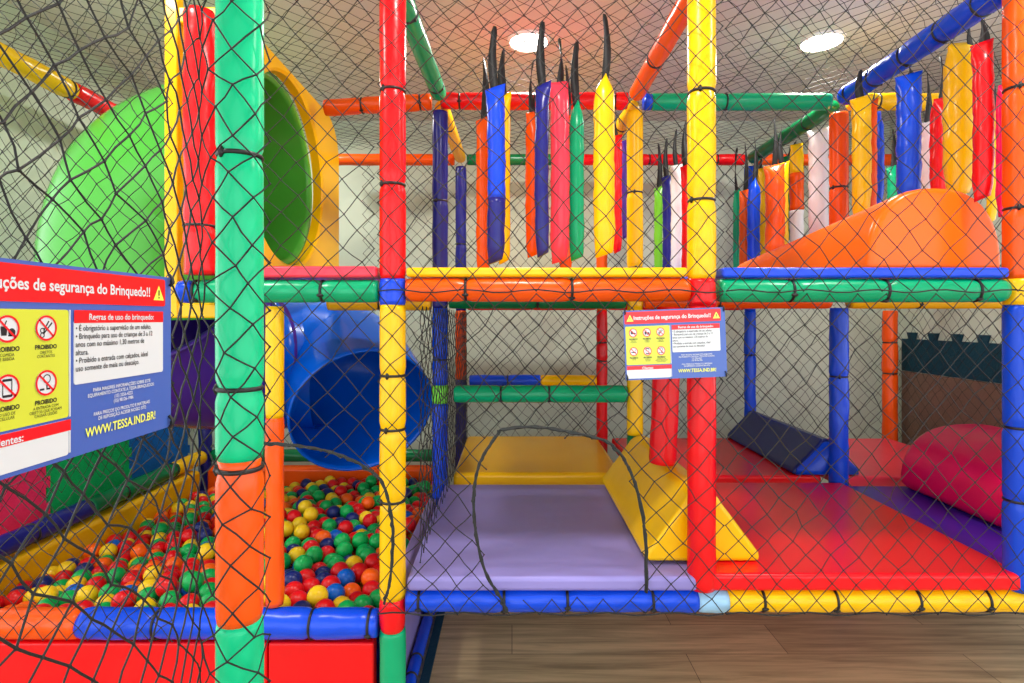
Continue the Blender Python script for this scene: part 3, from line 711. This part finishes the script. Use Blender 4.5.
s2 = make_sign('small blue and red safety rules sign hanging by red and yellow post')
rot = Matrix.Rotation(math.radians(2.6), 4, 'Y')
s2.matrix_world = Matrix(((1, 0, 0, .408), (0, 0, -1, 2.045), (0, 1, 0, H+.026), (0, 0, 0, 1))) @ Matrix.Rotation(math.radians(2.2), 4, 'Z')
s2.scale = (.905, .975, 1)

# ------------------------------------------------------------------ foam puzzle mats on the walls
def puzzle(name, fn, w, h, m, label, teeth=(1, 1, 1, 1), tw=.09, td=.05):
    """outline with dovetail teeth; fn(u, v, t) maps to the room"""
    def side(L):
        n = max(1, int(L/(2*tw))); out = []; g = L/n
        for i in range(n):
            c = g*(i+.5); out += [(c-tw*.32, 0), (c-tw*.5, td), (c+tw*.5, td), (c+tw*.32, 0)]
        return out
    pts = [(0, 0)]
    if teeth[0]: pts += [(a, -b) for a, b in side(w)]
    pts.append((w, 0))
    if teeth[1]: pts += [(w+b, a) for a, b in side(h)]
    pts.append((w, h))
    if teeth[2]: pts += [(w-a, h+b) for a, b in side(w)]
    pts.append((0, h))
    mb = MB(); n = len(pts)
    mb.add([fn(u, v, 0) for u, v in pts]+[fn(u, v, .014) for u, v in pts], [tuple(reversed(range(n))), tuple(range(n, 2*n))]+[(i, (i+1) % n, (i+1) % n+n, i+n) for i in range(n)])
    o = mb.build(name, m, None, fn(w/2, 0, 0), smooth=False); return tag(o, label, 'puzzle mat')
LW = -2.78; RW = 3.34
for k, (a, b, c, lab) in enumerate(((2.88, 3.27, 'pink', 'pinkish red foam mat on left wall under large sign'), (3.27, 4.0, 'green', 'green foam mat on left wall between red and blue ones'), (4.0, 4.75, 'blue', 'blue foam mat on left wall at back corner'))):
    puzzle('foam_mat', lambda u, v, t, a=a, k=k: (LW+.014*(3-k)+t-.012, a+u, H-1.05-.46+v), b-a, 1.08, EVA[c], lab, (0, 1, 1, 0), .07, .03)
puzzle('foam_mat', lambda u, v, t: (RW-.016-t+.012, 4.75-u, H-.445+v), 1.4, .27, EVA['teal'], 'dark teal foam mat strip with puzzle teeth on right wall', (0, 0, 1, 0), .115, .055)
puzzle('foam_mat', lambda u, v, t: (RW-.016-t+.012, 4.75-u, H-1.515+v), 1.4, 1.065, EVA['brown'], 'brown foam mat low on right wall', (0, 0, 0, 0))
mb = MB(); mb.box((-.383, 2.2, .001), (-.345, 4.8, .014)); tag(mb.build('foam_mat', EVA['teal'], None, (-.364, 3.4, .001), smooth=False), 'dark teal foam strip on floor beside blue tube', 'puzzle mat')

# ------------------------------------------------------------------ room
def struct(name, a, b, m):
    mb = MB(); mb.box(a, b); o = mb.build(name, m, None, a, smooth=False); o['kind'] = 'structure'; return o
YB, CZ = 4.92, H+1.74
struct('floor', (-5, -3, -.1), (6, YB+.2, 0), wood_m)
struct('ceiling', (-5, -3, CZ), (6, YB+.2, CZ+.1), ceil_m)
struct('wall_back', (-5, YB, 0), (6, YB+.1, CZ), wall_m)
struct('wall_left', (LW-.1, 2.85, 0), (LW, YB, CZ), wall_m)  # front stretch left out to let more sky light in
struct('wall_right', (RW, 3.3, 0), (RW+.1, YB, CZ), wall_m)  # cut short for more side light in the lower right bays

def lamp(x, y, label=None):
    if label:
        root = empty('ceiling_downlight', (x, y, CZ), label, 'ceiling light', 'round ceiling lights')
        mb = MB(); disc(mb, 0, 0, .118, -.001, 0, 40); o = mb.build('diffuser', lamp_m, root, smooth=False)
        o.location = (0, 0, -.012); o.rotation_euler = (PI, 0, 0)
        mb = MB(); n = 40; vs = []
        for i in range(n):
            c, s = math.cos(2*PI*i/n), math.sin(2*PI*i/n); vs += [(c*q, s*q, z) for q, z in ((.118, -.012), (.126, -.016), (.134, -.012), (.136, 0))]
        mb.add(vs, [(i*4+j, i*4+j+1, ((i+1) % n)*4+j+1, ((i+1) % n)*4+j) for i in range(n) for j in range(3)]); mb.build('trim_ring', lamp_ring, root)
    l = bpy.data.lights.new('downlight', 'AREA'); l.shape = 'DISK'; l.size = .22; l.energy = LAMP_W; l.color = (1, .95, .88); l.spread = math.radians(170)
    lo_ = bpy.data.objects.new('downlight', l); lo_.location = (x, y, CZ-.03); C.objects.link(lo_)
LAMP_W = 24
lamp(.105, 3.5, 'left ceiling light, above hanging bags of middle bay'); lamp(1.945, 3.5, 'right ceiling light, above right bay')
for x in (-1.75, .1, 1.95): lamp(x, 1.5)  # extra downlights out of view, added only for their light
lamp(-1.75, 3.95)  # one more added light, without a fixture

# even sky light through room sides left open beside and behind the camera
w = bpy.data.worlds.new('World'); bpy.context.scene.world = w; w.use_nodes = True
bg = w.node_tree.nodes['Background']; bg.inputs['Color'].default_value = (.93, .97, 1, 1); bg.inputs['Strength'].default_value = 2.4

cam = bpy.data.cameras.new('Camera'); co = bpy.data.objects.new('Camera', cam); C.objects.link(co)
co.location = (0, 0, H); co.rotation_euler = (PI/2, 0, 0)
cam.sensor_width = 36; cam.lens = F/1024*36; cam.shift_y = -(341.5-318)/1024; cam.clip_start = .05
sc = bpy.context.scene; sc.camera = co
sc.view_settings.view_transform = 'Standard'; sc.view_settings.look = 'None'; sc.view_settings.exposure = .2; sc.view_settings.gamma = 1
sc.view_settings.use_curve_mapping = False
sc.cycles.use_denoising = True; sc.cycles.max_bounces = 8; sc.cycles.diffuse_bounces = 5
print('balls', len(P), 'visible', int(vis.sum()), 'unique labels', len(used))
